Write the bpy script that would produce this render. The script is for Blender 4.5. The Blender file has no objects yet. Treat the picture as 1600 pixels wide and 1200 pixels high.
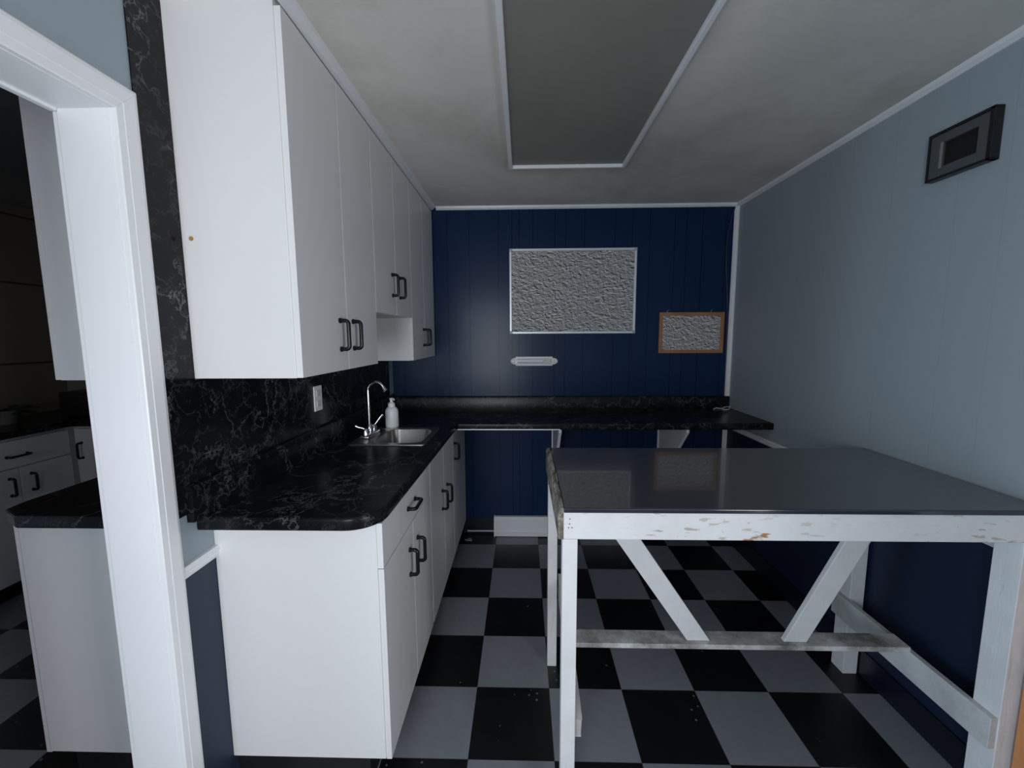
import bpy, bmesh, math, random
from mathutils import Vector, Matrix
random.seed(4)
S = bpy.context.scene
C = S.collection
PI = math.pi

# ---------------------------------------------------------------- camera
FPX, YAW, PITCH, ROLL, CAM_H = 650.42, 0.0262529, 0.1154383, -0.0049352, 1.48537
cy, sy, cp, sp = math.cos(YAW), math.sin(YAW), math.cos(PITCH), math.sin(PITCH)
fwd = Vector((-sy*cp, cy*cp, -sp)); rt = Vector((cy, sy, 0)); up = rt.cross(fwd)
r2 = rt*math.cos(ROLL) + up*math.sin(ROLL); u2 = -rt*math.sin(ROLL) + up*math.cos(ROLL)
cam_d = bpy.data.cameras.new('camera'); cam = bpy.data.objects.new('camera', cam_d); C.objects.link(cam)
M = Matrix((r2, u2, -fwd)).transposed().to_4x4(); M.translation = Vector((0, 0, CAM_H))
cam.matrix_world = M
cam_d.sensor_fit = 'HORIZONTAL'; cam_d.sensor_width = 36.0; cam_d.lens = 36.0*FPX/1600.0
cam_d.clip_start = 0.02
S.camera = cam

# ---------------------------------------------------------------- world and light
W = bpy.data.worlds.new('daylight'); S.world = W; W.use_nodes = True
bgn = W.node_tree.nodes['Background']
bgn.inputs[0].default_value = (0.55, 0.72, 1.0, 1); bgn.inputs[1].default_value = 0.6

def area(name, loc, rot, sx, sy_, power, col, spread=PI):
    l = bpy.data.lights.new(name, 'AREA'); l.shape = 'RECTANGLE'; l.size = sx; l.size_y = sy_
    l.energy = power; l.color = col; l.spread = spread
    o = bpy.data.objects.new(name, l); C.objects.link(o); o.location = loc; o.rotation_euler = rot
    return o
# daylight through the entrance door behind the camera, and the dim adjoining room's low window, plus a fill lamp
area('entrance_daylight', (-0.52, -1.19, 1.30), (PI/2, 0, math.radians(10)), 0.76, 1.40, 29, (0.90, 0.95, 1.0))
area('right_window_daylight', (1.49, -0.62, 0.95), (PI/2, 0, PI/2), 0.7, 1.1, 26, (0.98, 0.98, 1.0), 2.6)
area('side_room_daylight', (-3.41, -0.32, 0.75), (PI/2, 0, -PI/2), 0.86, 1.3, 13, (0.60, 0.80, 1.0), 1.15)
area('side_room_fill', (-2.3, -1.15, 1.5), (PI/2, 0, math.radians(38)), 0.6, 0.8, 7.0, (1.0, 0.97, 0.92), 1.2)  # added fill with no window, brightens the adjoining room's brown wall

S.view_settings.view_transform = 'Standard'; S.view_settings.look = 'None'
S.view_settings.gamma = 1.0; S.view_settings.use_curve_mapping = False
S.view_settings.exposure = 0.0

# ---------------------------------------------------------------- materials
def mat(name, col=(.8, .8, .8), rough=.5, metal=0.0, spec=.5, coat=0.0):
    m = bpy.data.materials.new(name); m.use_nodes = True
    b = m.node_tree.nodes['Principled BSDF']
    b.inputs['Base Color'].default_value = (*col, 1); b.inputs['Roughness'].default_value = rough
    b.inputs['Metallic'].default_value = metal; b.inputs['Specular IOR Level'].default_value = spec
    b.inputs['Coat Weight'].default_value = coat
    return m
class N:
    def __init__(s, m): s.m = m; s.t = m.node_tree; s.b = s.t.nodes['Principled BSDF']
    def n(s, t, **k):
        x = s.t.nodes.new(t)
        for a, v in k.items(): setattr(x, a, v)
        return x
    def l(s, a, b): s.t.links.new(a, b)
    def coord(s, scale=(1, 1, 1), loc=(0, 0, 0), rot=(0, 0, 0)):
        tc = s.n('ShaderNodeTexCoord'); mp = s.n('ShaderNodeMapping')
        mp.inputs['Scale'].default_value = scale; mp.inputs['Location'].default_value = loc; mp.inputs['Rotation'].default_value = rot
        s.l(tc.outputs['Object'], mp.inputs[0]); return mp.outputs[0]
    def noise(s, vec, scale, detail=4, rough=.5, dist=0.0):
        x = s.n('ShaderNodeTexNoise'); x.inputs['Scale'].default_value = scale
        x.inputs['Detail'].default_value = detail; x.inputs['Roughness'].default_value = rough
        x.inputs['Distortion'].default_value = dist
        s.l(vec, x.inputs['Vector']); return x.outputs['Fac']
    def ramp(s, f, stops):
        x = s.n('ShaderNodeValToRGB'); e = x.color_ramp.elements
        while len(e) < len(stops): e.new(.5)
        for i, (p, c) in enumerate(stops):
            e[i].position = p; e[i].color = (*c, 1) if isinstance(c, tuple) else (c, c, c, 1)
        s.l(f, x.inputs[0]); return x.outputs[0]
    def math(s, op, a, b=None, clamp=False):
        x = s.n('ShaderNodeMath', operation=op, use_clamp=clamp)
        for i, v in enumerate((a, b)):
            if v is None: continue
            if isinstance(v, (int, float)): x.inputs[i].default_value = v
            else: s.l(v, x.inputs[i])
        return x.outputs[0]
    def mix(s, f, a, b, mode='MIX'):
        x = s.n('ShaderNodeMix', data_type='RGBA', blend_type=mode)
        if isinstance(f, (int, float)): x.inputs[0].default_value = f
        else: s.l(f, x.inputs[0])
        for i, v in ((6, a), (7, b)):
            if isinstance(v, tuple): x.inputs[i].default_value = (*v, 1)
            else: s.l(v, x.inputs[i])
        return x.outputs[2]
    def bump(s, h, strength=.3, dist=.01):
        x = s.n('ShaderNodeBump'); x.inputs['Strength'].default_value = strength; x.inputs['Distance'].default_value = dist
        s.l(h, x.inputs['Height']); s.l(x.outputs[0], s.b.inputs['Normal'])
    def col(s, c): s.l(c, s.b.inputs['Base Color'])
    def rough(s, c): s.l(c, s.b.inputs['Roughness'])

def painted(name, col, rough, var=.06, bscale=60, bstr=.08):
    m = mat(name, col, rough); q = N(m); v = q.coord()
    f = q.noise(v, 2.2, 5); d = tuple(c*(1-var*2.2) for c in col)
    q.col(q.mix(f, d, tuple(min(1, c*(1+var)) for c in col)))
    q.bump(q.noise(v, bscale, 3), bstr, .003); return m

LAM = painted('white_laminate', (.78, .775, .78), .38, .02, 300, .02)
TRIM = painted('white_gloss_paint', (.85, .86, .88), .32, .05, 40, .15)
CEIL = painted('ceiling_paint', (.80, .77, .715), .8, .07, 90, .10)
q = N(CEIL); st = q.ramp(q.noise(q.coord((1.1, .8, 1), (.7, .2, 0)), 1.3, 6, .6, .4), [(.47, 0.0), (.66, 1.0)])
bc = q.b.inputs['Base Color'].links[0].from_socket; q.col(q.mix(q.math('MULTIPLY', st, .55), bc, (.44, .42, .37)))
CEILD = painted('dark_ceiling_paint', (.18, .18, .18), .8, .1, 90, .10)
PLASTIC = mat('white_plastic', (.87, .88, .88), .3)
BOTTLE = mat('bottle_plastic', (.90, .91, .93), .28)
BLACKH = mat('black_handle', (.003, .003, .004), .26, 0, .4, 0)
CHROME = mat('chrome', (.72, .73, .75), .12, 1.0)
STEEL = mat('brushed_steel', (.50, .48, .46), .30, 1.0)
q = N(STEEL); v = q.coord((1, 1, 1)); q.bump(q.noise(v, 25, 6), .12, .004)
ALU = mat('aluminium_frame', (.80, .84, .88), .32, .25)
BLACKP = mat('black_plastic', (.008, .008, .009), .35)
BROWNP = mat('brown_plug', (.42, .22, .08), .5)
TOE = mat('toe_kick', (.008, .008, .010), .5)
PANEL = painted('light_diffuser', (.27, .268, .235), .55, .10, 120, .1)
BLACKB = mat('vinyl_baseboard', (.006, .008, .018), .3)
WOODTRIM = mat('orange_wood', (.62, .25, .09), .45)
CORD = mat('dark_cord', (.03, .035, .06), .5)

# white paint over wood, worn through here and there; dirt on the boards
def worn(name, amount, dirt, axis=0, base=(.76, .765, .77)):
    m = mat(name, base, .42); q = N(m)
    sc = [22, 22, 22]; sc[axis] = 2.6
    v = q.coord(tuple(sc)); g = q.noise(v, 1.6, 7, .62, .6)
    v2 = q.coord(tuple(9 if i != axis else 3.2 for i in range(3))); p = q.noise(v2, 1.15, 4, .55, .3)
    mask = q.ramp(q.math('ADD', p, q.math('MULTIPLY', g, .28)), [(amount, 0.0), (amount+.018, 1.0)])
    scratch = q.ramp(g, [(.31, 1.0), (.36, 0.0)])
    c = q.mix(q.math('MULTIPLY', scratch, .30), base, (.38, .30, .22))
    v3 = q.coord((5, 5, 5)); dd = q.ramp(q.noise(v3, 1.0, 6, .7), [(.40, 0.0), (.64, 1.0)])
    c = q.mix(q.math('MULTIPLY', dd, dirt), c, (.16, .145, .12))
    if amount < .8:
        sf = [95, 95, 95]; sf[axis] = 24
        fl_ = q.noise(q.coord(tuple(sf)), 1.0, 3, .5); reg = q.ramp(q.noise(q.coord((2.5, 2.5, 2.5)), 1.0, 2), [(.35, 0.0), (.6, 1.0)])
        fm = q.math('MULTIPLY', q.ramp(fl_, [(.62, 0.0), (.66, 1.0)]), reg); c = q.mix(fm, c, (.40, .27, .17))
    c = q.mix(mask, c, (.42, .20, .08)); q.col(c)
    q.bump(q.math('SUBTRACT', g, q.math('MULTIPLY', mask, .4)), .35, .004); return m
APRON = worn('worn_white_wood', .790, .10)
WOODW = worn('painted_wood', .90, .12, 2)
WOODY = worn('painted_wood_long', .90, .35, 1, (.62, .63, .63))
WOODX = worn('painted_wood_cross', .90, .95, 0, (.70, .70, .68))
EDGE = mat('chipped_edge', (.2, .18, .15), .7); q = N(EDGE)
v = q.coord((14, 7, 14)); q.col(q.ramp(q.noise(v, 2.2, 7, .7), [(.3, (.05, .045, .04)), (.48, (.20, .17, .13)), (.62, (.50, .49, .47)), (.8, (.28, .25, .2))]))
q.bump(q.noise(v, 3, 6, .7), .8, .01)

# dark stone-look laminate with thin pale veins
def marble(name, scale=1.0, veins=.30, base=(.0045, .005, .006), rough=.22, lo=.40):
    m = mat(name, base, rough, 0, .20); q = N(m); v = q.coord((scale, scale, scale))
    w = q.n('ShaderNodeTexNoise'); w.inputs['Scale'].default_value = 7.0; w.inputs['Detail'].default_value = 7; w.inputs['Roughness'].default_value = .65; q.l(v, w.inputs['Vector'])
    vm = q.n('ShaderNodeVectorMath', operation='MULTIPLY_ADD'); q.l(w.outputs['Color'], vm.inputs[0])
    vm.inputs[1].default_value = (.30, .30, .30); q.l(v, vm.inputs[2]); dv = vm.outputs[0]
    def web(sc, width):
        x = q.n('ShaderNodeTexVoronoi', feature='DISTANCE_TO_EDGE'); x.inputs['Scale'].default_value = sc; q.l(dv, x.inputs['Vector'])
        return q.ramp(x.outputs['Distance'], [(0, 1.0), (width*.35, .55), (width, 0.0)])
    m1 = q.ramp(q.noise(v, 6.0, 4, .6), [(lo, 0.0), (lo+.22, 1.0)]); m2 = q.ramp(q.noise(v, 9.0, 4, .6, .5), [(.38, 0.0), (.62, 1.0)])
    s = q.math('ADD', q.math('MULTIPLY', web(5.5, .026), m1), q.math('MULTIPLY', web(11, .040), q.math('MULTIPLY', m2, .40)), True)
    cloud = q.ramp(q.noise(dv, 5.2, 8, .68), [(.44, 0.0), (.78, 1.0)])
    c = q.mix(q.math('MULTIPLY', cloud, .55), base, (.022, .024, .026))
    c = q.mix(q.math('MULTIPLY', s, veins), c, (.40, .42, .44)); q.col(c)
    return m
STONE = marble('black_marble_laminate', 1.0, .22, lo=.33, rough=.26)
STONEW = marble('black_marble_panel', 1.0, .34, (.006, .0068, .0078), .15)

# painted panelling with vertical grooves
def grooved(name, col, rough, axis, pos, depth=.35, dark=.45, var=.05, width=.0028, zsplit=None, low=None, bstr=.05, spec=.5):
    m = mat(name, col, rough, 0, spec); q = N(m)
    tc = q.n('ShaderNodeTexCoord'); sep = q.n('ShaderNodeSeparateXYZ'); q.l(tc.outputs['Object'], sep.inputs[0])
    a = sep.outputs[axis]; g = None
    for p in pos:
        d = q.math('LESS_THAN', q.math('ABSOLUTE', q.math('SUBTRACT', a, p)), width)
        g = d if g is None else q.math('MAXIMUM', g, d)
    v = q.coord((1, 1, .25)); f = q.noise(v, 3.0, 5)
    def shade(c): return q.mix(f, tuple(x*(1-var*2) for x in c), tuple(x*(1+var) for x in c))
    base = shade(col)
    if zsplit is not None:
        k = q.math('LESS_THAN', sep.outputs[2], zsplit); base = q.mix(k, base, shade(low))
    q.col(q.mix(q.math('MULTIPLY', g, dark), base, (0, 0, 0)))
    h = q.math('SUBTRACT', q.math('MULTIPLY', q.noise(q.coord((1, 1, .12)), 30, 4), bstr*3), q.math('MULTIPLY', g, 1.0))
    q.bump(h, depth, .002)
    return m
NAVY_C = (.0072, .0255, .076)
GBACK = [-.86, -.63, -.53, -.375, -.17, -.075, -.025, .07, .225, .30, .43, .64, .76, .88, 1.05, 1.13, 1.24, 1.40]
NAVY = grooved('navy_panelling', NAVY_C, .24, 0, GBACK, .6, .5, spec=.19)
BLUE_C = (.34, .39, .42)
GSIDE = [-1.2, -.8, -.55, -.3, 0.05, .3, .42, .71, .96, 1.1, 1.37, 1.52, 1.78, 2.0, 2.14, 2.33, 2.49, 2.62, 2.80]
WALLR = grooved('blue_grey_panelling', BLUE_C, .55, 1, GSIDE, .10, .06, .05, .0025, .84, (.0042, .0125, .038))  # lower navy is the back wall's paint, darkened here for shade under the table
def twotone(name, a, b, z):
    m = mat(name, a, .55); q = N(m); tc = q.n('ShaderNodeTexCoord'); sep = q.n('ShaderNodeSeparateXYZ'); q.l(tc.outputs['Object'], sep.inputs[0])
    q.col(q.mix(q.math('LESS_THAN', sep.outputs[2], z), a, b)); q.bump(q.noise(q.coord(), 60, 3), .08, .003); return m
WALLL = twotone('blue_grey_wall', (.30, .365, .41), (.014, .026, .052), .84)
BROWN = grooved('dark_brown_boards', (.17, .152, .132), .6, 2, [.86, 1.314, 1.852, 2.30], .6, .8, .2, .006)

TOP = mat('charcoal_laminate', (.070, .071, .076), .12, 0, .9, .5); q = N(TOP)
q.rough(q.ramp(q.noise(q.coord(), 6, 4), [(.3, .15), (.8, .22)]))

# vinyl tile floor: black and grey 12 inch tiles with pale chips in the black ones
FLOOR = mat('vinyl_tile', (.1, .1, .1), .3); q = N(FLOOR)
v = q.coord((1/.3048,)*3, (.19688/.3048, -1.30246/.3048, .5))
ck = q.n('ShaderNodeTexChecker'); ck.inputs['Scale'].default_value = 1.0; q.l(v, ck.inputs['Vector'])
fl = q.n('ShaderNodeVectorMath', operation='FLOOR'); q.l(v, fl.inputs[0])
wn = q.n('ShaderNodeTexWhiteNoise'); q.l(fl.outputs[0], wn.inputs['Vector'])
grey = q.mix(wn.outputs['Value'], (.215, .227, .258), (.255, .268, .300))
grey = q.mix(q.math('MULTIPLY', q.ramp(q.noise(q.coord(), 14, 7, .7), [(.4, 0.0), (.8, 1.0)]), .25), grey, (.12, .12, .125))
vo = q.n('ShaderNodeTexVoronoi'); vo.inputs['Scale'].default_value = 34; q.l(q.coord((1, 1.0, 1)), vo.inputs['Vector'])
chip = q.math('MULTIPLY', q.math('LESS_THAN', vo.outputs['Distance'], .16), q.math('GREATER_THAN', q.noise(q.coord(), 5, 3), .56))
sepc = q.n('ShaderNodeSeparateColor'); q.l(vo.outputs['Color'], sepc.inputs[0])
chip = q.math('MULTIPLY', chip, q.math('GREATER_THAN', sepc.outputs[0], .72))
blk = q.mix(q.math('MULTIPLY', chip, .5), (.0035, .0035, .0045), (.3, .31, .33))
col = q.mix(ck.outputs['Fac'], blk, grey)
fr = q.n('ShaderNodeVectorMath', operation='FRACTION'); q.l(v, fr.inputs[0]); sp3 = q.n('ShaderNodeSeparateXYZ'); q.l(fr.outputs[0], sp3.inputs[0])
j = q.math('MAXIMUM', q.math('LESS_THAN', sp3.outputs[0], .006), q.math('LESS_THAN', sp3.outputs[1], .006))
q.col(q.mix(q.math('MULTIPLY', j, .7), col, (.01, .01, .012)))
q.rough(q.ramp(q.noise(q.coord(), 9, 5), [(.3, .34), (.8, .5)])); q.bump(q.noise(q.coord(), 45, 3), .04, .003)

# crumpled grey fabric of the pin boards: relief printed in light and dark grey dabs
def fabric(name, sc):
    m = mat(name, (.3, .3, .3), .9); q = N(m); v = q.coord((sc*.62, 1, sc*.95), (0, 0, 0), (0, .5, 0))
    a = q.noise(v, 1.0, 6, .66, 1.2); b = q.noise(q.coord((sc*.62, 1, sc*.95), (.26, 0, .22), (0, .5, 0)), 1.0, 6, .66, 1.2)
    d = q.math('ADD', q.math('MULTIPLY', q.math('SUBTRACT', a, b), 3.1), .5, True)
    q.col(q.ramp(d, [(.08, (.06, .06, .06)), (.38, (.35, .34, .34)), (.64, (.45, .44, .44)), (.94, (.84, .83, .83))]))
    q.bump(a, .1, .002); return m
FAB = fabric('grey_crinkle_fabric', 46); FAB2 = fabric('pale_crinkle_fabric', 52)
OAK = mat('honey_wood_frame', (.36, .15, .055), .45); q = N(OAK)
q.col(q.mix(q.noise(q.coord((6, 6, 6)), 4, 5), (.26, .09, .035), (.50, .25, .10)))
LEAF = mat('leaf', (.02, .045, .02), .45); POTM = mat('grey_pot', (.10, .10, .10), .7)
GREYM = mat('dark_grey_plastic', (.030, .032, .034), .5)
GREYL = mat('mid_grey_plastic', (.075, .08, .085), .5)
GLASS = mat('door_glass', (.9, .95, 1), .02); GLASS.node_tree.nodes['Principled BSDF'].inputs['Transmission Weight'].default_value = 1.0

# ---------------------------------------------------------------- mesh helpers
class MB:
    def __init__(s): s.bm = bmesh.new()
    def box(s, x0, x1, y0, y1, z0, z1, bev=0.0, seg=2, rot=None):
        r = bmesh.ops.create_cube(s.bm, size=1.0)['verts']
        c = Vector(((x0+x1)/2, (y0+y1)/2, (z0+z1)/2))
        for w in r: w.co = Vector((w.co.x*(x1-x0), w.co.y*(y1-y0), w.co.z*(z1-z0)))
        if rot is not None:
            for w in r: w.co = rot @ w.co
        for w in r: w.co += c
        if bev: s.bev(r, bev, seg)
        return s
    def bev(s, verts, w, seg=2):
        es = {e for v in verts for e in v.link_edges}
        bmesh.ops.bevel(s.bm, geom=list(es), offset=w, segments=seg, profile=.5, affect='EDGES', clamp_overlap=True)
    def prism(s, pts, axis, a0, a1, bev=0.0, seg=2):
        # polygon in the two other axes, extruded along axis
        def mk(p, a):
            q = list(p); q.insert(axis, a); return Vector(q)
        f = s.bm.faces.new([s.bm.verts.new(mk(p, a0)) for p in pts])
        r = bmesh.ops.extrude_face_region(s.bm, geom=[f]); vs = [g for g in r['geom'] if isinstance(g, bmesh.types.BMVert)]
        d = [0, 0, 0]; d[axis] = a1-a0
        bmesh.ops.translate(s.bm, verts=vs, vec=d)
        if bev: s.bev(vs+list(f.verts), bev, seg)
        return s
    def beam(s, p0, p1, w, t, side=(0, 1, 0), bev=.002):
        p0, p1 = Vector(p0), Vector(p1); d = p1-p0; L = d.length; z = d.normalized(); y = Vector(side)
        y = (y-z*y.dot(z)).normalized(); x = y.cross(z); R = Matrix((x, y, z)).transposed()
        r = bmesh.ops.create_cube(s.bm, size=1.0)['verts']
        for k in r: k.co = R @ Vector((k.co.x*w, k.co.y*t, k.co.z*L)) + (p0+p1)/2
        if bev: s.bev(r, bev, 2)
        return s
    def tube(s, pts, rad, n=12, caps=True):
        pts = [Vector(p) for p in pts]; rad = rad if isinstance(rad, (list, tuple)) else [rad]*len(pts)
        rings = []; prev = None
        for i, p in enumerate(pts):
            t = (pts[min(i+1, len(pts)-1)]-pts[max(i-1, 0)]).normalized()
            if prev is None:
                a = Vector((0, 0, 1)) if abs(t.z) < .9 else Vector((1, 0, 0)); nrm = t.cross(a).normalized()
            else: nrm = (prev-t*prev.dot(t)).normalized()
            prev = nrm; bn = t.cross(nrm)
            rings.append([s.bm.verts.new(p+(nrm*math.cos(2*PI*k/n)+bn*math.sin(2*PI*k/n))*rad[i]) for k in range(n)])
        for a, b in zip(rings, rings[1:]):
            for k in range(n): s.bm.faces.new((a[k], a[(k+1) % n], b[(k+1) % n], b[k]))
        if caps: s.bm.faces.new(rings[0][::-1]); s.bm.faces.new(rings[-1])
        return s
    def lathe(s, prof, c, n=28):
        rings = []
        for r, z in prof:
            rings.append([s.bm.verts.new((c[0]+r*math.cos(2*PI*k/n), c[1]+r*math.sin(2*PI*k/n), c[2]+z)) for k in range(n)])
        for a, b in zip(rings, rings[1:]):
            for k in range(n): s.bm.faces.new((a[k], a[(k+1) % n], b[(k+1) % n], b[k]))
        s.bm.faces.new(rings[0][::-1]); s.bm.faces.new(rings[-1]); return s
    def build(s, name, m, parent=None, smooth=False):
        bmesh.ops.recalc_face_normals(s.bm, faces=s.bm.faces)
        me = bpy.data.meshes.new(name); s.bm.to_mesh(me); s.bm.free(); me.materials.append(m)
        o = bpy.data.objects.new(name, me); C.objects.link(o)
        if parent: o.parent = parent; o.matrix_parent_inverse = Matrix.Translation(-wloc(parent))
        if smooth:
            for p in me.polygons: p.use_smooth = True
            try: me.set_sharp_from_angle(angle=math.radians(38))
            except Exception: pass
        return o
def wloc(o):
    v = Vector(o.location)
    while o.parent: v += o.matrix_parent_inverse.translation; o = o.parent; v += o.location
    return v
def thing(name, label, cat, loc=(0, 0, 0), group=None):
    o = bpy.data.objects.new(name, None); C.objects.link(o); o.location = loc; o.empty_display_size = .05
    return tag(o, label, cat, group)
def tag(o, label, cat, group=None):
    o['label'] = label; o['category'] = cat
    if group: o['group'] = group
    return o
def struct(mb, name, m, label=None):
    o = mb.build(name, m); o['kind'] = 'structure'
    if label: o['label'] = label
    return o

# ---------------------------------------------------------------- room shell
XL, XR, YB, YR, H = -.948, 1.478, 3.0, -1.15, 2.375
XL2, XO = -1.066, -3.4
FUL = MB().box(XO-.05, XR+.12, YR-.1, YB+.1, -.06, 0)
struct(FUL, 'floor', FLOOR, 'black and grey checkerboard vinyl tile floor')
struct(MB().box(XL2, XR+.12, YR-.1, YB+.1, H, H+.06), 'ceiling', CEIL, 'grey painted ceiling')
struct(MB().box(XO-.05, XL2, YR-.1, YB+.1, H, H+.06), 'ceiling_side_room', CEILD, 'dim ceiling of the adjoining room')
struct(MB().box(XL2, XR+.1, YB, YB+.1, 0, H), 'wall_back', NAVY, 'navy blue panelled back wall')
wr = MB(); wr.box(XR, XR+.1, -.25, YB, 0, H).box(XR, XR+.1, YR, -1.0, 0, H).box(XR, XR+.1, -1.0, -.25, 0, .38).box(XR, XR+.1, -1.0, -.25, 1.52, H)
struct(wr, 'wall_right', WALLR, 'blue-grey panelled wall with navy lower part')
OY0, OY1, OZ = .02, .994, 2.008
lw = MB().box(XL2, XL, OY1+.018, YB, 0, H); lw.box(XL2, XL, OY0, OY1+.018, OZ+.018, H); lw.box(XL2, XL, YR, OY0, 0, H)
struct(lw, 'wall_left', WALLL, 'blue-grey partition wall with doorway opening')
rw = MB(); DX0, DX1, DZ = -.92, -.12, 2.12
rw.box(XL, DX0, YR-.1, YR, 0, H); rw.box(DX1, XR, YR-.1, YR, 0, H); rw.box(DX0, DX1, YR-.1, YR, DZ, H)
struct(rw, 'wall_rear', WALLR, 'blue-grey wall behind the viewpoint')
# adjoining room shell
ws = MB(); ws.box(XO-.1, XO, .12, YB, 0, H).box(XO-.1, XO, YR, -.76, 0, H).box(XO-.1, XO, -.76, .12, 1.65, H)
struct(ws, 'wall_side_room_left', BROWN, 'dark brown boarded wall of the adjoining room')
struct(MB().box(XO, XL2, YB, YB+.1, 0, H), 'wall_side_room_back', BROWN, 'dark brown back wall of the adjoining room')
rr = MB(); rr.box(XO, XL2, YR-.1, YR, 0, H)
struct(rr, 'wall_side_room_rear', BROWN)
# entrance door frame and window frame (behind the viewpoint)
d = MB(); d.box(DX0-.02, DX0, YR, YR+.02, 0, DZ+.07).box(DX1, DX1+.07, YR, YR+.02, 0, DZ+.07).box(DX0, DX1, YR, YR+.02, DZ, DZ+.07)
struct(d, 'trim_1', TRIM, 'white casing of the entrance door')

# doorway casing in the left wall: jamb liner + moulded face
jl = MB()
jl.box(XL2-.002, XL+.002, OY1, OY1+.0175, 0, OZ).box(XL2-.002, XL+.002, OY0, OY0+.018, 0, OZ).box(XL2-.002, XL+.002, OY0, OY1+.0175, OZ, OZ+.0175)
struct(jl, 'door_1', TRIM, 'white painted jamb of the cased opening')
cs = MB()
def casing(mb, y0, y1, z0, z1, xf):  # stepped face
    mb.box(XL, xf, y0, y1, z0, z1, .004)
CW = .066
def cprof(o):  # (distance out of the wall, distance from the opening)
    return [(0, .001), (.0145, .001), (.0170, .004), (.0178, .020), (.0188, .022), (.0188, .052), (.016, .061), (.011, CW), (0, CW)]
P = cprof(0)
def strip(mb, pts_a, pts_b):
    va = [mb.bm.verts.new(p) for p in pts_a]; vb = [mb.bm.verts.new(p) for p in pts_b]; n = len(va)
    for k in range(n): mb.bm.faces.new((va[k], va[(k+1) % n], vb[(k+1) % n], vb[k]))
    mb.bm.faces.new(va[::-1]); mb.bm.faces.new(vb)
strip(cs, [(XL+o, OY1+d, 0) for o, d in P], [(XL+o, OY1+d, OZ+d) for o, d in P])
strip(cs, [(XL+o, OY0-d, 0) for o, d in P], [(XL+o, OY0-d, OZ+d) for o, d in P])
strip(cs, [(XL+o, OY0-d, OZ+d) for o, d in P], [(XL+o, OY1+d-.0004, OZ+d) for o, d in P])
struct(cs, 'trim_2', TRIM, 'white moulded casing around the left doorway')
cs2 = MB()
cs2.box(XL2-.018, XL2, OY1+.003, OY1+CW, 0, OZ+CW, .003).box(XL2-.018, XL2, OY0-CW, OY0+.006, 0, OZ+CW, .003).box(XL2-.018, XL2, OY0, OY1, OZ-.006, OZ+CW, .003)
struct(cs2, 'trim_3', TRIM)
# chair rails
def rail(mb, x, sgn, y0, y1, z):
    mb.prism([(x, z-.018), (x+sgn*.008, z-.018), (x+sgn*.014, z-.006), (x+sgn*.010, z), (x+sgn*.017, z+.008), (x+sgn*.012, z+.018), (x, z+.018)], 1, y0, y1)
m = MB(); rail(m, XL, 1, OY1+CW, 1.19, .834); struct(m, 'trim_4', TRIM, 'white chair rail beside the doorway casing')
m = MB(); rail(m, XR, -1, YR+.01, YB, .838); struct(m, 'trim_5', TRIM, 'white chair rail on the right wall')
# ceiling and corner trims
m = MB(); m.prism([(XR, H), (XR-.022, H), (XR-.018, H-.012), (XR-.006, H-.024), (XR, H-.024)], 1, YR, YB); struct(m, 'trim_6', TRIM, 'white cove along right wall')
m = MB(); m.prism([(YB, H), (YB-.02, H), (YB-.016, H-.012), (YB-.006, H-.022), (YB, H-.022)], 0, -.60, XR-.02); struct(m, 'trim_7', TRIM, 'white cove above the navy wall')
m = MB(); m.prism([(XR, YB), (XR-.030, YB), (XR-.022, YB-.010), (XR-.006, YB-.014), (XR, YB-.012)], 2, 1.045, H-.02); m.prism([(XR-.002, YB), (XR-.030, YB), (XR-.022, YB-.010), (XR-.002, YB-.012)], 2, .12, .925)
struct(m, 'trim_8', TRIM, 'white vertical trim in the right back corner')
m = MB(); m.prism([(-.632, H), (-.602, H), (-.606, H-.010), (-.618, H-.022), (-.632, H-.026)], 1, .62, YB-.02); struct(m, 'trim_9', TRIM, 'white cove above the wall cabinets')
m = MB(); m.box(-.93, XR, YB-.008, YB, .012, .122); m.box(XR-.008, XR, YR+.01, YB-.01, .012, .122); struct(m, 'baseboard_back', BLACKB)
m = MB(); m.box(-.42, -.215, YB-.016, YB-.008, .020, .027); struct(m, 'trim_10', TRIM)
# wooden casing low on the right wall near the viewpoint
m = MB(); m.box(XR-.035, XR, .98, 1.133, .0, .88, .004); struct(m, 'trim_11', WOODTRIM, 'orange wood trim board on the right wall')

# ---------------------------------------------------------------- ceiling light fixture
LX0, LX1, LY0, LY1 = -.072, .536, 1.08, 2.302
L = thing('ceiling_light', 'large flat unlit ceiling light panel in a white frame', 'ceiling light', ((LX0+LX1)/2, (LY0+LY1)/2, H))
MB().box(LX0+.012, LX1-.012, LY0+.012, LY1-.012, H-.008, H-.001).build('diffuser', PANEL, L)
f = MB()
for a in ((LX0, LX0+.020, LY0, LY1), (LX1-.020, LX1, LY0, LY1), (LX0+.018, LX1-.018, LY1-.018, LY1), (LX0+.018, LX1-.018, LY0, LY0+.018)):
    f.box(a[0], a[1], a[2], a[3], H-.024, H, .004)
f.build('frame', TRIM, L)

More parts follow.
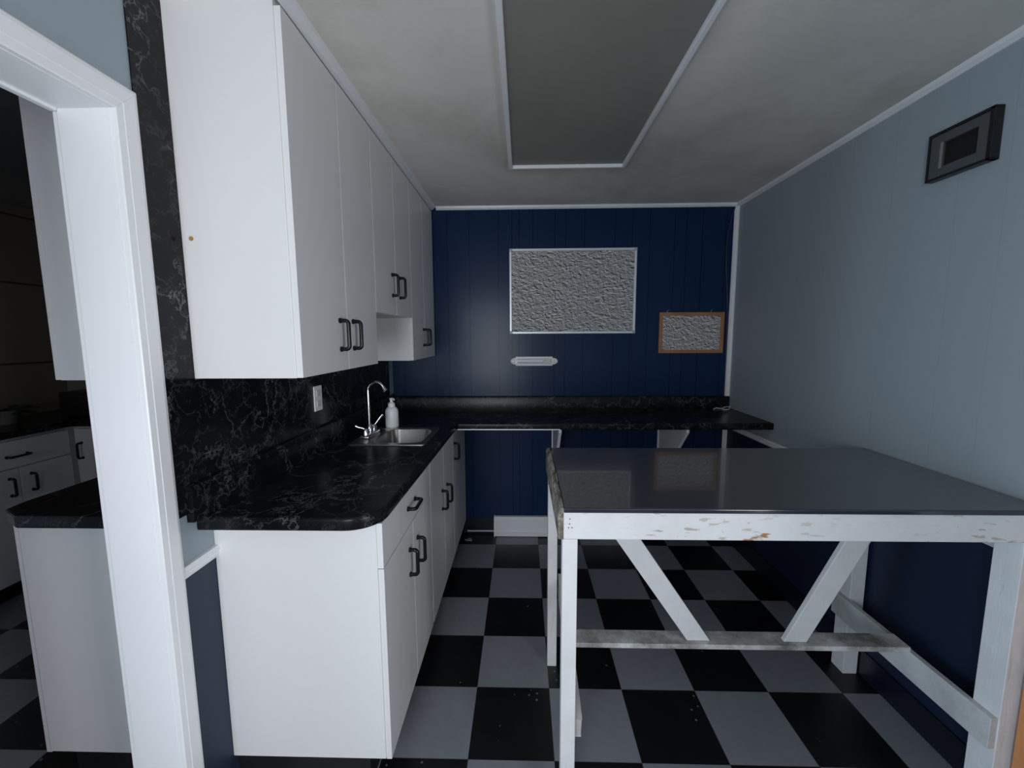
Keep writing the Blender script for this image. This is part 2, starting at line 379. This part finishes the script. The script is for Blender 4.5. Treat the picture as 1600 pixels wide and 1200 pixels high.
# ---------------------------------------------------------------- handles
def handle(parent, x, y, z, vertical=True, out=1, axis=0, length=.098, name='handle'):
    # D pull standing off a face; out = direction along axis the face looks
    h = length/2; pr = .031
    pts = []
    for k in range(9):
        a = PI/2*k/8; pts.append((pr-.012+.012*math.sin(a), -h+.012*(1-math.cos(a))))
    pts = [(0, -h)] + pts; pts += [(p[0], -p[1]) for p in pts[::-1]]
    P = []
    for o_, l_ in pts:
        dy, dz = (0, l_) if vertical else (l_, 0)
        if axis == 0: P.append((x+out*o_, y+dy, z+dz))
        else: P.append((x+dy, y+out*o_, z+dz))
    m = MB(); m.tube(P, .0070, 12)
    for s_ in (-1, 1):
        dy, dz = (0, s_*h) if vertical else (s_*h, 0)
        a = (x, y+dy, z+dz) if axis == 0 else (x+dy, y, z+dz)
        b = (x+out*.006, y+dy, z+dz) if axis == 0 else (x+dy, y+out*.006, z+dz)
        m.tube([a, b], .0092, 12)
    return m.build(name, BLACKH, parent, True)

# ---------------------------------------------------------------- wall cabinets (three units over the worktop)
UX = -.648   # face frame plane, doors stand to -.63
def wall_cab(y0, y1, z0, split, hz, label, ya, yb):
    t = thing('wall_cabinet', label, 'cabinet', (XL, (y0+y1)/2, z0), 'white wall cabinets over the sink worktop')
    MB().box(XL+.001, UX, y0, y1, z0, H-.003, .0015).build('body', LAM, t)
    e = .0032
    for a, b, hy in ((y0+e, split-e, ya), (split+e, y1-e, yb)):
        dd = MB().box(UX, -.630, a, b, z0+.001, H-.032, .001).build('door', LAM, t)
        handle(dd, -.630, hy, hz, True)
    return t
c1 = wall_cab(1.170, 1.800, 1.367, 1.492, 1.491, 'large white two-door wall cabinet nearest the viewpoint, low bottom edge', 1.431, 1.541)
wall_cab(1.800, 2.385, 1.588, 2.095, 1.730, 'middle white two-door wall cabinet, shorter, above the faucet', 2.034, 2.155)
wall_cab(2.385, 2.985, 1.345, 2.680, 1.478, 'white two-door wall cabinet in the corner against the navy wall', 2.640, 2.722)
m = MB().tube([(-.918, 1.1695, 1.757), (-.918, 1.1675, 1.757)], .006, 12); m.build('plug', BROWNP, c1, True)

# ---------------------------------------------------------------- base cabinets
BF = -.446
def base_cab(y0, y1, label, fronts, endpanel=False):
    t = thing('base_cabinet', label, 'cabinet', (-.69, (y0+y1)/2, 0), 'white base cabinets under the sink worktop')
    b = MB().box(XL+.001, BF-.018, y0, y0+.016, .125, .9245).box(XL+.001, BF-.018, y1-.016, y1, .125, .9245)
    b.box(XL+.001, BF-.018, y0+.016, y1-.016, .125, .141).box(XL+.001, XL+.007, y0+.016, y1-.016, .141, .9245)
    b.box(BF-.018, BF, y0, y0+.04, .125, .9245).box(BF-.018, BF, y1-.04, y1, .125, .9245).box(BF-.018, BF, y0+.04, y1-.04, .125, .165).box(BF-.018, BF, y0+.04, y1-.04, .885, .9245)
    b.build('body', LAM, t)
    MB().box(XL+.001, BF-.06, y0+.02, y1, 0, .125).build('toe_kick', TOE, t)
    for kind, a, b, za, zb, hy, hz in fronts:
        dd = MB().box(BF, -.428, a+.0032, b-.0032, za, zb, .001).build(kind, LAM, t)
        handle(dd, -.428, hy, hz, kind == 'door')
    return t
base_cab(1.190, 1.838, 'white base cabinet with one drawer over two doors, nearest the viewpoint', [
    ('drawer', 1.190, 1.830, .777, .922, 1.516, .850),
    ('door', 1.192, 1.532, .118, .773, 1.470, .640),
    ('door', 1.532, 1.834, .118, .773, 1.585, .631)])
base_cab(1.838, 2.455, 'white two-door base cabinet under the steel sink', [
    ('door', 1.842, 2.165, .118, .915, 2.100, .627),
    ('door', 2.165, 2.453, .118, .915, 2.238, .612)])
base_cab(2.455, 2.990, 'white single-door base cabinet in the corner under the worktop', [
    ('door', 2.457, 2.985, .118, .915, 2.511, .775)])

# ---------------------------------------------------------------- worktop (L shaped) with splashes
ZT, ZB = .966, .925
WT = thing('worktop', 'L-shaped black marble-look laminate worktop along left and navy walls', 'worktop', (XL, YB, ZB))
pts = [(XL+.001, 1.120)]
RC, XF, YN = .105, -.398, 1.130
NXF = -.418
pts = [(XL-.0, YN), (NXF-RC, YN)]
for k in range(1, 9):
    a = PI/2*k/9; pts.append((NXF-RC+RC*math.sin(a), YN+RC-RC*math.cos(a)))
pts += [(NXF, YN+RC), (XF, 2.430), (XF+.012, 2.442), (XR-.003, 2.442), (XR-.003, YB-.001), (XL, YB-.001)]
pts = [(max(x, XL+.001), y) for x, y in pts]
mb = MB(); bm = mb.bm
fb = bm.faces.new([bm.verts.new((x, y, ZB)) for x, y in pts])
r = bmesh.ops.extrude_face_region(bm, geom=[fb]); tv = [g for g in r['geom'] if isinstance(g, bmesh.types.BMVert)]
bmesh.ops.translate(bm, verts=tv, vec=(0, 0, ZT-ZB))
es = [e for e in bm.edges if e.calc_length() > 0 and abs(e.verts[0].co.z-ZT) < 1e-5 and abs(e.verts[1].co.z-ZT) < 1e-5 and max(e.verts[0].co.y, e.verts[1].co.y) < 2.5]
es += [e for e in bm.edges if abs(e.verts[0].co.z-ZB) < 1e-5 and abs(e.verts[1].co.z-ZB) < 1e-5 and max(e.verts[0].co.y, e.verts[1].co.y) < 2.5]
bmesh.ops.bevel(bm, geom=es, offset=.009, segments=4, profile=.5, affect='EDGES', clamp_overlap=True)
slab = mb.build('slab', STONE, WT, True)
# sink cut-out through the slab
SX0, SX1, SY0, SY1 = -.845, -.470, 1.925, 2.305
BX0, BX1, BY0, BY1 = -.735, -.500, 1.962, 2.268
cut = MB().box(BX0-.008, BX1+.008, BY0-.008, BY1+.008, ZB-.1, ZT+.1).build('cutter', STONE)
mod = slab.modifiers.new('b', 'BOOLEAN'); mod.operation = 'DIFFERENCE'; mod.object = cut; mod.solver = 'EXACT'
bpy.context.view_layer.update()
dg = bpy.context.evaluated_depsgraph_get(); nm = bpy.data.meshes.new_from_object(slab.evaluated_get(dg)); slab.modifiers.clear(); slab.data = nm
bpy.data.objects.remove(cut)
# the body under the sink is cut too, so the bowl hangs free
# splash boards with a rounded, coved top
m = MB(); m.prism([(XL+.001, ZT), (XL+.022, ZT), (XL+.024, 1.058), (XL+.020, 1.068), (XL+.012, 1.072), (XL+.001, 1.072)], 1, 1.098, YB-.002)
m.build('backsplash', STONE, WT, True)
m = MB(); m.prism([(YB-.001, ZT), (YB-.022, ZT), (YB-.024, 1.038), (YB-.020, 1.047), (YB-.012, 1.050), (YB-.001, 1.050)], 0, XL+.024, XR-.004)
m.build('backsplash', STONE, WT, True)
# panel on the wall between worktop and cabinets, running up beside them
m = MB(); m.box(XL+.0003, XL+.004, 1.062, 1.169, .99, H-.001); m.box(XL+.0003, XL+.004, 1.169, 2.905, 1.073, 1.364); m.box(XL+.0003, XL+.004, 1.802, 2.383, 1.364, 1.586)
tag(m.build('wall_panel', STONEW), 'black marble-look wall panel with pale veins behind the sink and beside the cabinets', 'wall panel')

# thin silver strip drawing the glint on the back run's rounded front edge
m = MB().box(-.395, .22, 2.4385, 2.4415, .925, .931); m.build('edge_strip', ALU, WT)

# ---------------------------------------------------------------- sink
SK = thing('sink', 'small square stainless steel sink set in the black worktop', 'sink', ((SX0+SX1)/2, (SY0+SY1)/2, ZT))
mb = MB(); bm = mb.bm
def rrect(x0, x1, y0, y1, r, z, n=5):
    out = []
    for cx, cy_, a0 in ((x1-r, y1-r, 0), (x0+r, y1-r, PI/2), (x0+r, y0+r, PI), (x1-r, y0+r, 1.5*PI)):
        for k in range(n+1):
            a = a0+PI/2*k/n; out.append(bm.verts.new((cx+r*math.cos(a), cy_+r*math.sin(a), z)))
    return out
rs = [rrect(SX0, SX1, SY0, SY1, .014, ZT+.0005), rrect(SX0+.002, SX1-.002, SY0+.002, SY1-.002, .014, ZT+.005),
      rrect(BX0-.004, BX1+.004, BY0-.004, BY1+.004, .050, ZT+.005), rrect(BX0, BX1, BY0, BY1, .050, ZT+.001),
      rrect(BX0+.006, BX1-.006, BY0+.006, BY1-.006, .048, ZT-.125), rrect(BX0+.014, BX1-.014, BY0+.014, BY1-.014, .045, ZT-.140),
      rrect(BX0+.085, BX1-.085, BY0+.12, BY1-.12, .02, ZT-.144)]
for a, b in zip(rs, rs[1:]):
    for k in range(len(a)): bm.faces.new((a[k], a[(k+1) % len(a)], b[(k+1) % len(a)], b[k]))
bm.faces.new(rs[-1])
mb.build('bowl', STEEL, SK, True)
MB().lathe([(.030, 0), (.030, .003), (.020, .004), (.018, .001), (.002, .001)], ((BX0+BX1)/2, (BY0+BY1)/2, ZT-.1445)).build('drain', CHROME, SK, True)

# ---------------------------------------------------------------- faucet
FX, FY, FZ = -.800, 2.112, ZT+.0052
F = thing('faucet', 'chrome gooseneck faucet with two lever handles behind the sink', 'faucet', (FX, FY, FZ))
MB().box(FX-.026, FX+.026, FY-.085, FY+.085, FZ, FZ+.016, .007, 3).build('base_plate', CHROME, F, True)
P = [(FX, FY, FZ+.014), (FX, FY, FZ+.235)]
for k in range(1, 15):
    a = PI*k/16*.98; P.append((FX+.042-.042*math.cos(a), FY, FZ+.235+.045*math.sin(a)))
MB().lathe([(.019, 0), (.019, .02), (.013, .045), (.010, .05)], (FX, FY, FZ+.012)).build('spout_base', CHROME, F, True)
MB().tube(P, .0072, 14).build('spout', CHROME, F, True)
e = Vector(P[-1]); dv = (Vector(P[-1])-Vector(P[-2])).normalized()
MB().tube([e-dv*.004, e+dv*.010, e+dv*.022, e+dv*.024], [.0095, .0105, .0125, .009], 14).build('aerator', CHROME, F, True)
for s_, tx, tz in ((-1, -.045, .055), (1, .045, .085)):
    y = FY+s_*.055
    MB().lathe([(.017, 0), (.016, .026), (.012, .034), (.003, .038)], (FX, y, FZ+.012)).build('handle_base', CHROME, F, True)
    MB().tube([(FX, y, FZ+.04), (FX+tx*.25, y+s_*.006, FZ+.052), (FX+tx*.75, y+s_*.016, FZ+.012+tz*.85), (FX+tx, y+s_*.02, FZ+.012+tz)],
              [.0045, .0050, .0065, .0085], 10).build('handle', CHROME, F, True)

# ---------------------------------------------------------------- soap bottle
bx, by, bz = -.752, 2.335, ZT+.0005
B = thing('soap_bottle', 'white pump soap bottle standing behind the steel sink', 'bottle', (bx, by, bz))
MB().lathe([(.030, 0), (.036, .003), (.037, .008), (.037, .088), (.034, .104), (.024, .116), (.018, .120), (.002, .120)], (bx, by, bz)).build('body', BOTTLE, B, True)
MB().lathe([(.0195, 0), (.0195, .020), (.012, .026), (.008, .030), (.008, .042), (.011, .044), (.011, .050), (.003, .052)], (bx, by, bz+.118)).build('pump', BOTTLE, B, True)
MB().tube([(bx, by, bz+.165), (bx+.014, by-.012, bz+.166), (bx+.022, by-.018, bz+.160)], [.006, .0052, .0045], 10).build('nozzle', BOTTLE, B, True)

# ---------------------------------------------------------------- outlet plate on the black panel
O = thing('outlet_plate', 'white double outlet cover on the black wall panel', 'outlet', (XL+.004, 1.868, 1.205))
MB().box(XL+.0042, XL+.010, 1.832, 1.904, 1.147, 1.262, .003).build('cover', PLASTIC, O)
for z in (1.180, 1.229): MB().box(XL+.0095, XL+.0125, 1.851, 1.885, z-.015, z+.015, .004).build('socket', mat('socket_plastic', (.62, .63, .63), .35), O)

# ---------------------------------------------------------------- pin boards
Y = YB
b = thing('pin_board', 'large grey crinkled fabric board in a silver frame on the navy wall', 'board', (.35, Y, 1.50))
x0, x1, z0, z1 = -.093, .792, 1.498, 2.086
MB().box(x0+.01, x1-.01, Y-.012, Y-.001, z0+.01, z1-.01).build('panel', FAB, b)
f = MB()
for a in ((x0, x0+.016, z0, z1), (x1-.016, x1, z0, z1), (x0+.015, x1-.015, z0, z0+.016), (x0+.015, x1-.015, z1-.016, z1)): f.box(a[0], a[1], Y-.020, Y-.001, a[2], a[3], .003)
f.build('frame', ALU, b)
CC = mat('grey_corner', (.45, .48, .52), .4)
for cx in (x0+.010, x1-.010):
    for cz in (z0+.010, z1-.010): MB().box(cx-.011, cx+.011, Y-.0215, Y-.001, cz-.011, cz+.011, .003).build('corner_cap', CC, b)
b = thing('pin_board', 'small grey fabric board in an orange wood frame near the corner', 'board', (1.19, Y, 1.36))
x0, x1, z0, z1 = .962, 1.412, 1.357, 1.643
MB().box(x0+.015, x1-.015, Y-.010, Y-.001, z0+.015, z1-.015).build('panel', FAB2, b)
f = MB(); w = .024
f.prism([(x0, z0), (x1, z0), (x1-w, z0+w), (x0+w, z0+w)], 1, Y-.018, Y-.001, .002)
f.prism([(x0, z1), (x0+w, z1-w), (x1-w, z1-w), (x1, z1)], 1, Y-.018, Y-.001, .002)
f.prism([(x0, z0), (x0+w, z0+w), (x0+w, z1-w), (x0, z1)], 1, Y-.018, Y-.001, .002)
f.prism([(x1, z0), (x1, z1), (x1-w, z1-w), (x1-w, z0+w)], 1, Y-.018, Y-.001, .002)
f.build('frame', OAK, b)
for hx in (1.015, 1.318):
    MB().tube([(hx-.004, Y-.010, z1-.002), (hx+.002, Y-.011, z1+.010), (hx+.012, Y-.004, z1+.018)], .0026, 8).build('hook', CHROME, b, True)

# ---------------------------------------------------------------- small wall lamp under the big board
t = thing('wall_lamp', 'small white elongated lamp fixture with rounded ends below the large board', 'lamp', (.080, Y, 1.303))
x0, x1, zc, hh = -.088, .250, 1.303, .033
P = []
for k in range(13):
    a = -PI/2+PI*k/12; P.append((x1-.036+.036*math.cos(a)*1.0, zc+hh*.72*math.sin(a)))
P2 = [(x1-.038, zc-hh)] + P + [(x1-.038, zc+hh), (x0+.038, zc+hh)] + [(x0+x1-px_, 2*zc-pz_) for px_, pz_ in P] + [(x0+.038, zc-hh)]
MB().prism(P2, 1, Y-.014, Y-.0005, .002).build('housing', PLASTIC, t, True)
m = MB(); m.tube([(x0+.050, Y-.020, zc+.002), (x1-.105, Y-.020, zc+.002)], .0165, 16); m.build('tube_cover', mat('lamp_lens', (.80, .82, .84), .25), t, True)
MB().box(x1-.098, x1-.045, Y-.026, Y-.010, zc-.017, zc+.018, .004).build('switch_block', mat('old_plastic', (.62, .63, .58), .4), t)
for s_ in (x0+.020, x1-.020): MB().tube([(s_, Y-.014, zc), (s_, Y-.020, zc)], [.013, .008], 12).build('end_cap', PLASTIC, t, True)

# ---------------------------------------------------------------- wall box high on the right wall
t = thing('wall_box', 'dark grey rectangular box with black opening, high on the right wall', 'wall box', (XR, 1.50, 2.10))
y0, y1, z0, z1 = 1.400, 1.612, 2.022, 2.182
f = MB()
for a in ((y0, y0+.014, z0, z1), (y1-.006, y1, z0, z1), (y0, y1, z0, z0+.008), (y0, y1, z1-.010, z1)): f.box(XR-.030, XR-.0005, a[0], a[1], a[2], a[3], .002)
f.build('rim', BLACKP, t)
f = MB()
for a in ((y0+.012, y0+.050, z0+.006, z1-.008), (y1-.046, y1-.005, z0+.006, z1-.008), (y0+.05, y1-.046, z0+.006, z0+.040), (y0+.05, y1-.046, z1-.040, z1-.008)): f.box(XR-.024, XR-.002, *a, .001)
f.build('face', GREYL, t)
MB().box(XR-.012, XR-.002, y0+.050, y1-.046, z0+.040, z1-.040).build('opening', mat('opening_black', (.004, .0045, .003), .7), t)
MB().box(XR-.0265, XR-.022, y1-.050, y1-.041, z0+.036, z1-.038, .001).build('bezel', mat('bezel_grey', (.20, .21, .22), .5), t)

# ---------------------------------------------------------------- brackets under the back worktop
for bxp, lab in ((.225, 'white wooden bracket under the back worktop, left one, seen edge-on'), (.990, 'white triangular wooden bracket under the back worktop, right one')):
    t = thing('shelf_bracket', lab, 'bracket', (bxp, YB, .60))
    MB().box(bxp-.016, bxp+.016, YB-.030, YB-.009, .40, .9248, .002).build('cleat', TRIM, t)
    MB().prism([(YB-.0305, .9246), (2.475, .9246), (2.475, .900), (YB-.0305, .40)], 0, bxp-.009, bxp+.009, .0015).build('gusset', TRIM, t)

# ---------------------------------------------------------------- baseboard heater on the floor
t = thing('baseboard_heater', 'long low white metal baseboard heater on the floor under the back worktop', 'heater', (.25, YB, 0))
MB().prism([(YB-.010, .006), (YB-.062, .006), (YB-.062, .030), (YB-.052, .034), (YB-.048, .128), (YB-.036, .146), (YB-.010, .146)], 0, -.215, .86).build('cover', TRIM, t)
for a in (-.2165, .858): MB().prism([(YB-.009, .002), (YB-.066, .002), (YB-.066, .034), (YB-.052, .130), (YB-.037, .150), (YB-.009, .150)], 0, a, a+.006).build('end_cap', TRIM, t)

# ---------------------------------------------------------------- work table
TZ = .997
T = thing('work_table', 'tall home-made white wooden work table with charcoal laminate top', 'table', (.79, 1.46, 0))
X0, X1, Y0, Y1 = .113, XR-.006, 1.142, 1.785
MB().prism([(X0+.004, Y0), (X1, Y0), (X1, Y1), (X0+.012, Y1)], 2, TZ-.012, TZ, .002).build('tabletop', TOP, T)
MB().box(X0+.003, X1, Y0-.006, Y0-.0002, TZ-.013, TZ+.0005, .0028, 3).build('edge_strip', mat('edge_strip_laminate', (.028, .03, .045), .12, 0, .9), T)
MB().box(X0+.003, X1, Y0, Y0+.035, .902, TZ-.0125, .003).build('apron', APRON, T)
MB().box(X0+.003, X1, Y1-.037, Y1-.002, .902, TZ-.0125, .003).build('apron', WOODX, T)
MB().prism([(X0-.012, TZ-.095), (X0+.003, TZ-.095), (X0+.003, TZ+.001), (X0-.006, TZ-.001), (X0-.012, TZ-.012)], 1, Y0+.002, Y1-.002).build('side_board', EDGE, T)
# legs
MB().box(X0+.000, X0+.044, Y0+.001, Y0+.036, 0, .9015, .002).build('leg', WOODW, T)
MB().box(X0-.005, X0+.036, Y1-.058, Y1-.018, 0, .9015, .002).build('leg', WOODW, T)
MB().box(1.405, 1.465, Y0+.001, Y0+.075, 0, .9015, .002).build('leg', WOODW, T)
MB().box(1.405, 1.465, Y1-.074, Y1-.004, 0, .9015, .002).build('leg', WOODW, T)
# lower side rails, cross plank, two slanted braces
MB().beam((X0+.056, Y0+.037, .262), (X0+.056, Y1-.020, .387), .024, .078, (0, 0, 1)).build('side_rail', WOODY, T)
MB().box(1.384, 1.4048, Y0+.004, Y1-.004, .252, .352, .002).build('side_rail', WOODY, T)
MB().box(X0+.044, 1.386, 1.405, 1.478, .3525, .371, .002).build('cross_plank', WOODX, T)
def brace(x_top, x_bot):
    w = .092
    MB().prism([(x_top-w/2, .984), (x_top+w/2, .984), (x_bot+w/2*.9, .3715), (x_bot-w/2*.9, .3715)], 1, 1.424, 1.444, .002).build('brace', WOODW, T)
brace(.222, .642); brace(1.292, .990)
# nail heads on the apron
NH = mat('nail_head', (.10, .10, .11), .4)
for x, z in ((.128, .964), (.127, .949), (.124, .938), (.134, .938)): MB().tube([(X0+.003+x-.11, Y0, z), (X0+.003+x-.11, Y0-.0012, z)], .0018, 8).build('nail', NH, T)

# ---------------------------------------------------------------- cord in the corner and scrap on the worktop
P = [(1.447, 2.990, 2.35), (1.428, 2.990, 2.28), (1.410, 2.992, 2.18), (1.403, 2.992, 2.08), (1.408, 2.992, 1.95), (1.424, 2.992, 1.78), (1.436, 2.992, 1.58), (1.438, 2.992, 1.35), (1.440, 2.992, 1.055)]
tag(MB().tube(P, .003, 8).build('cord', CORD, None, True), 'thin dark cord hanging down the navy wall beside the white corner trim', 'cord')
P = [(1.33, 2.90, ZT+.0045), (1.36, 2.93, ZT+.007), (1.40, 2.92, ZT+.0045), (1.43, 2.95, ZT+.010), (1.445, 2.90, ZT+.022), (1.42, 2.87, ZT+.008), (1.385, 2.88, ZT+.0045)]
tag(MB().tube(P, .0032, 8).build('wire_scrap', ALU, None, True), 'small curled silver wire scrap on the right end of the back worktop', 'wire')
m = MB(); bm = m.bm; ring = [bm.verts.new((-.395+.026*math.cos(k*PI/5)*(1+.25*random.uniform(-1, 1)), 2.875+.018*math.sin(k*PI/5)*(1+.3*random.uniform(-1, 1)), .0015+.010*random.random())) for k in range(10)]
f = bm.faces.new(ring); bmesh.ops.extrude_face_region(bm, geom=[f]); bmesh.ops.translate(bm, verts=[v for v in bm.verts if v not in ring], vec=(0, 0, .006))
tag(m.build('paper_scrap', mat('scrap_paper', (.30, .31, .33), .8)), 'small crumpled grey paper scrap on the floor by the base cabinet', 'scrap')

# ---------------------------------------------------------------- the adjoining room seen through the doorway
t = thing('wall_cabinet', 'white wall cabinet in the adjoining room, seen past the doorway jamb', 'cabinet', (XL2-.15, 2.1, 1.362))
MB().box(-1.350, XL2-.001, 1.175, 2.985, 1.362, H-.20, .002).build('body', LAM, t)
for k in range(4): MB().box(-1.368, -1.3505, 1.177+k*.452, 1.177+k*.452+.448, 1.363, H-.21, .002).build('door', LAM, t)
t = thing('base_cabinet', 'white base cabinet in the adjoining room, seen past the doorway jamb', 'cabinet', (XL2-.25, 2.1, 0))
MB().box(-1.566, XL2-.001, 1.190, 2.54, .125, .9245, .002).build('body', LAM, t)
MB().box(-1.51, XL2-.001, 1.215, 2.54, 0, .1245).build('toe_kick', TOE, t)
for k in range(3):
    dd = MB().box(-1.584, -1.5665, 1.193+k*.448, 1.193+k*.448+.444, .118, .915, .002).build('door', LAM, t)
    handle(dd, -1.584, 1.58+k*.448, .64, True, -1)
FXF = -2.90
t = thing('base_cabinet', 'white drawer and door cabinet run along the far wall of the adjoining room', 'cabinet', (-3.15, 2.0, 0))
MB().box(XO+.001, FXF-.019, .60, 2.99, .10, .9245).build('body', LAM, t)
MB().box(XO+.001, FXF-.07, .60, 2.99, 0, .0995).build('toe_kick', TOE, t)
for y0, y1, hy, side in ((.60, 1.17, .9, 0), (1.18, 1.76, 1.45, 0), (1.77, 2.53, 2.25, 0)):
    dd = MB().box(FXF-.0185, FXF, y0, y1, .750, .905, .002).build('drawer', LAM, t); handle(dd, FXF, hy, .818, False)
    mid = (y0+y1)/2+(.10 if y1 > 2.5 else 0)
    for a, b, h in ((y0, mid-.002, mid-.05), (mid+.002, y1, mid+.055)):
        dd = MB().box(FXF-.0185, FXF, a, b, .095, .745, .002).build('door', LAM, t); handle(dd, FXF, h, .645, True)
t = thing('base_cabinet', 'white door cabinet at the back of the adjoining room', 'cabinet', (-2.25, 2.8, 0))
MB().box(FXF-.017, XL2-.002, 2.579, 2.99, .10, .9245).build('body', LAM, t)
MB().box(FXF-.017, XL2-.002, 2.64, 2.99, 0, .0995).build('toe_kick', TOE, t)
for k in range(3):
    dd = MB().box(FXF+.003+k*.440, FXF+.44+k*.440, 2.560, 2.5785, .095, .905, .002).build('door', LAM, t)
    handle(dd, FXF+.045+k*.44, 2.560, .762, True, -1, 1)
t = thing('worktop', 'black U-shaped worktop in the adjoining room seen through the doorway', 'worktop', (-2.2, 2.9, .925))
pts = [(XL2-.001, 1.135), (-1.50, 1.135), (-1.585, 1.18), (-1.60, 1.24), (-1.60, 2.52), (-2.87, 2.52), (-2.87, .60), (XO+.001, .60), (XO+.001, YB-.001), (XL2-.001, YB-.001)]
MB().prism(pts, 2, .9255, .966, .006).build('slab', STONE, t)
MB().box(XO+.001, -1.10, YB-.020, YB-.001, .966, 1.05, .004).build('backsplash', STONE, t)
t = thing('microwave', 'black microwave oven on the far counter of the adjoining room', 'microwave', (-2.80, 2.78, .966))
MB().box(-3.02, -2.56, 2.60, 2.93, .972, 1.135, .008).build('body', BLACKP, t)
MB().box(-3.00, -2.70, 2.590, 2.5995, .985, 1.12, .004).build('door', BLACKP, t)
MB().box(-2.68, -2.575, 2.592, 2.5995, .985, 1.12, .003).build('control_panel', GREYM, t)
t = thing('potted_plant', 'leafy plant in a grey pot on the far counter of the adjoining room', 'plant', (-3.16, 2.42, .966))
MB().lathe([(.055, 0), (.075, .08), (.080, .085), (.074, .085), (.070, .07), (.002, .07)], (-3.16, 2.42, .9665)).build('pot', POTM, t, True)
m = MB(); bm = m.bm
for k in range(22):
    a = random.uniform(0, 2*PI); e_ = random.uniform(.1, 1.0); Lh = random.uniform(.10, .20)
    d = Vector((math.cos(a)*math.cos(e_), math.sin(a)*math.cos(e_), math.sin(e_)*.7)); s_ = Vector((-math.sin(a), math.cos(a), .2)).normalized()
    b0 = Vector((-3.16, 2.42, 1.035)); w = random.uniform(.018, .032)
    seg = [(.0, .08), (.3, .5), (.55, 1.0), (.8, .6), (1.0, .02)]; prev = None
    for f_, ww in seg:
        c = b0+d*Lh*f_+Vector((0, 0, -.05*f_*f_)); pr = (bm.verts.new(c-s_*w*ww), bm.verts.new(c+Vector((0, 0, -.004))), bm.verts.new(c+s_*w*ww))
        if prev:
            bm.faces.new((prev[0], prev[1], pr[1], pr[0])); bm.faces.new((prev[1], prev[2], pr[2], pr[1]))
        prev = pr
m.build('leaves', LEAF, t, True)
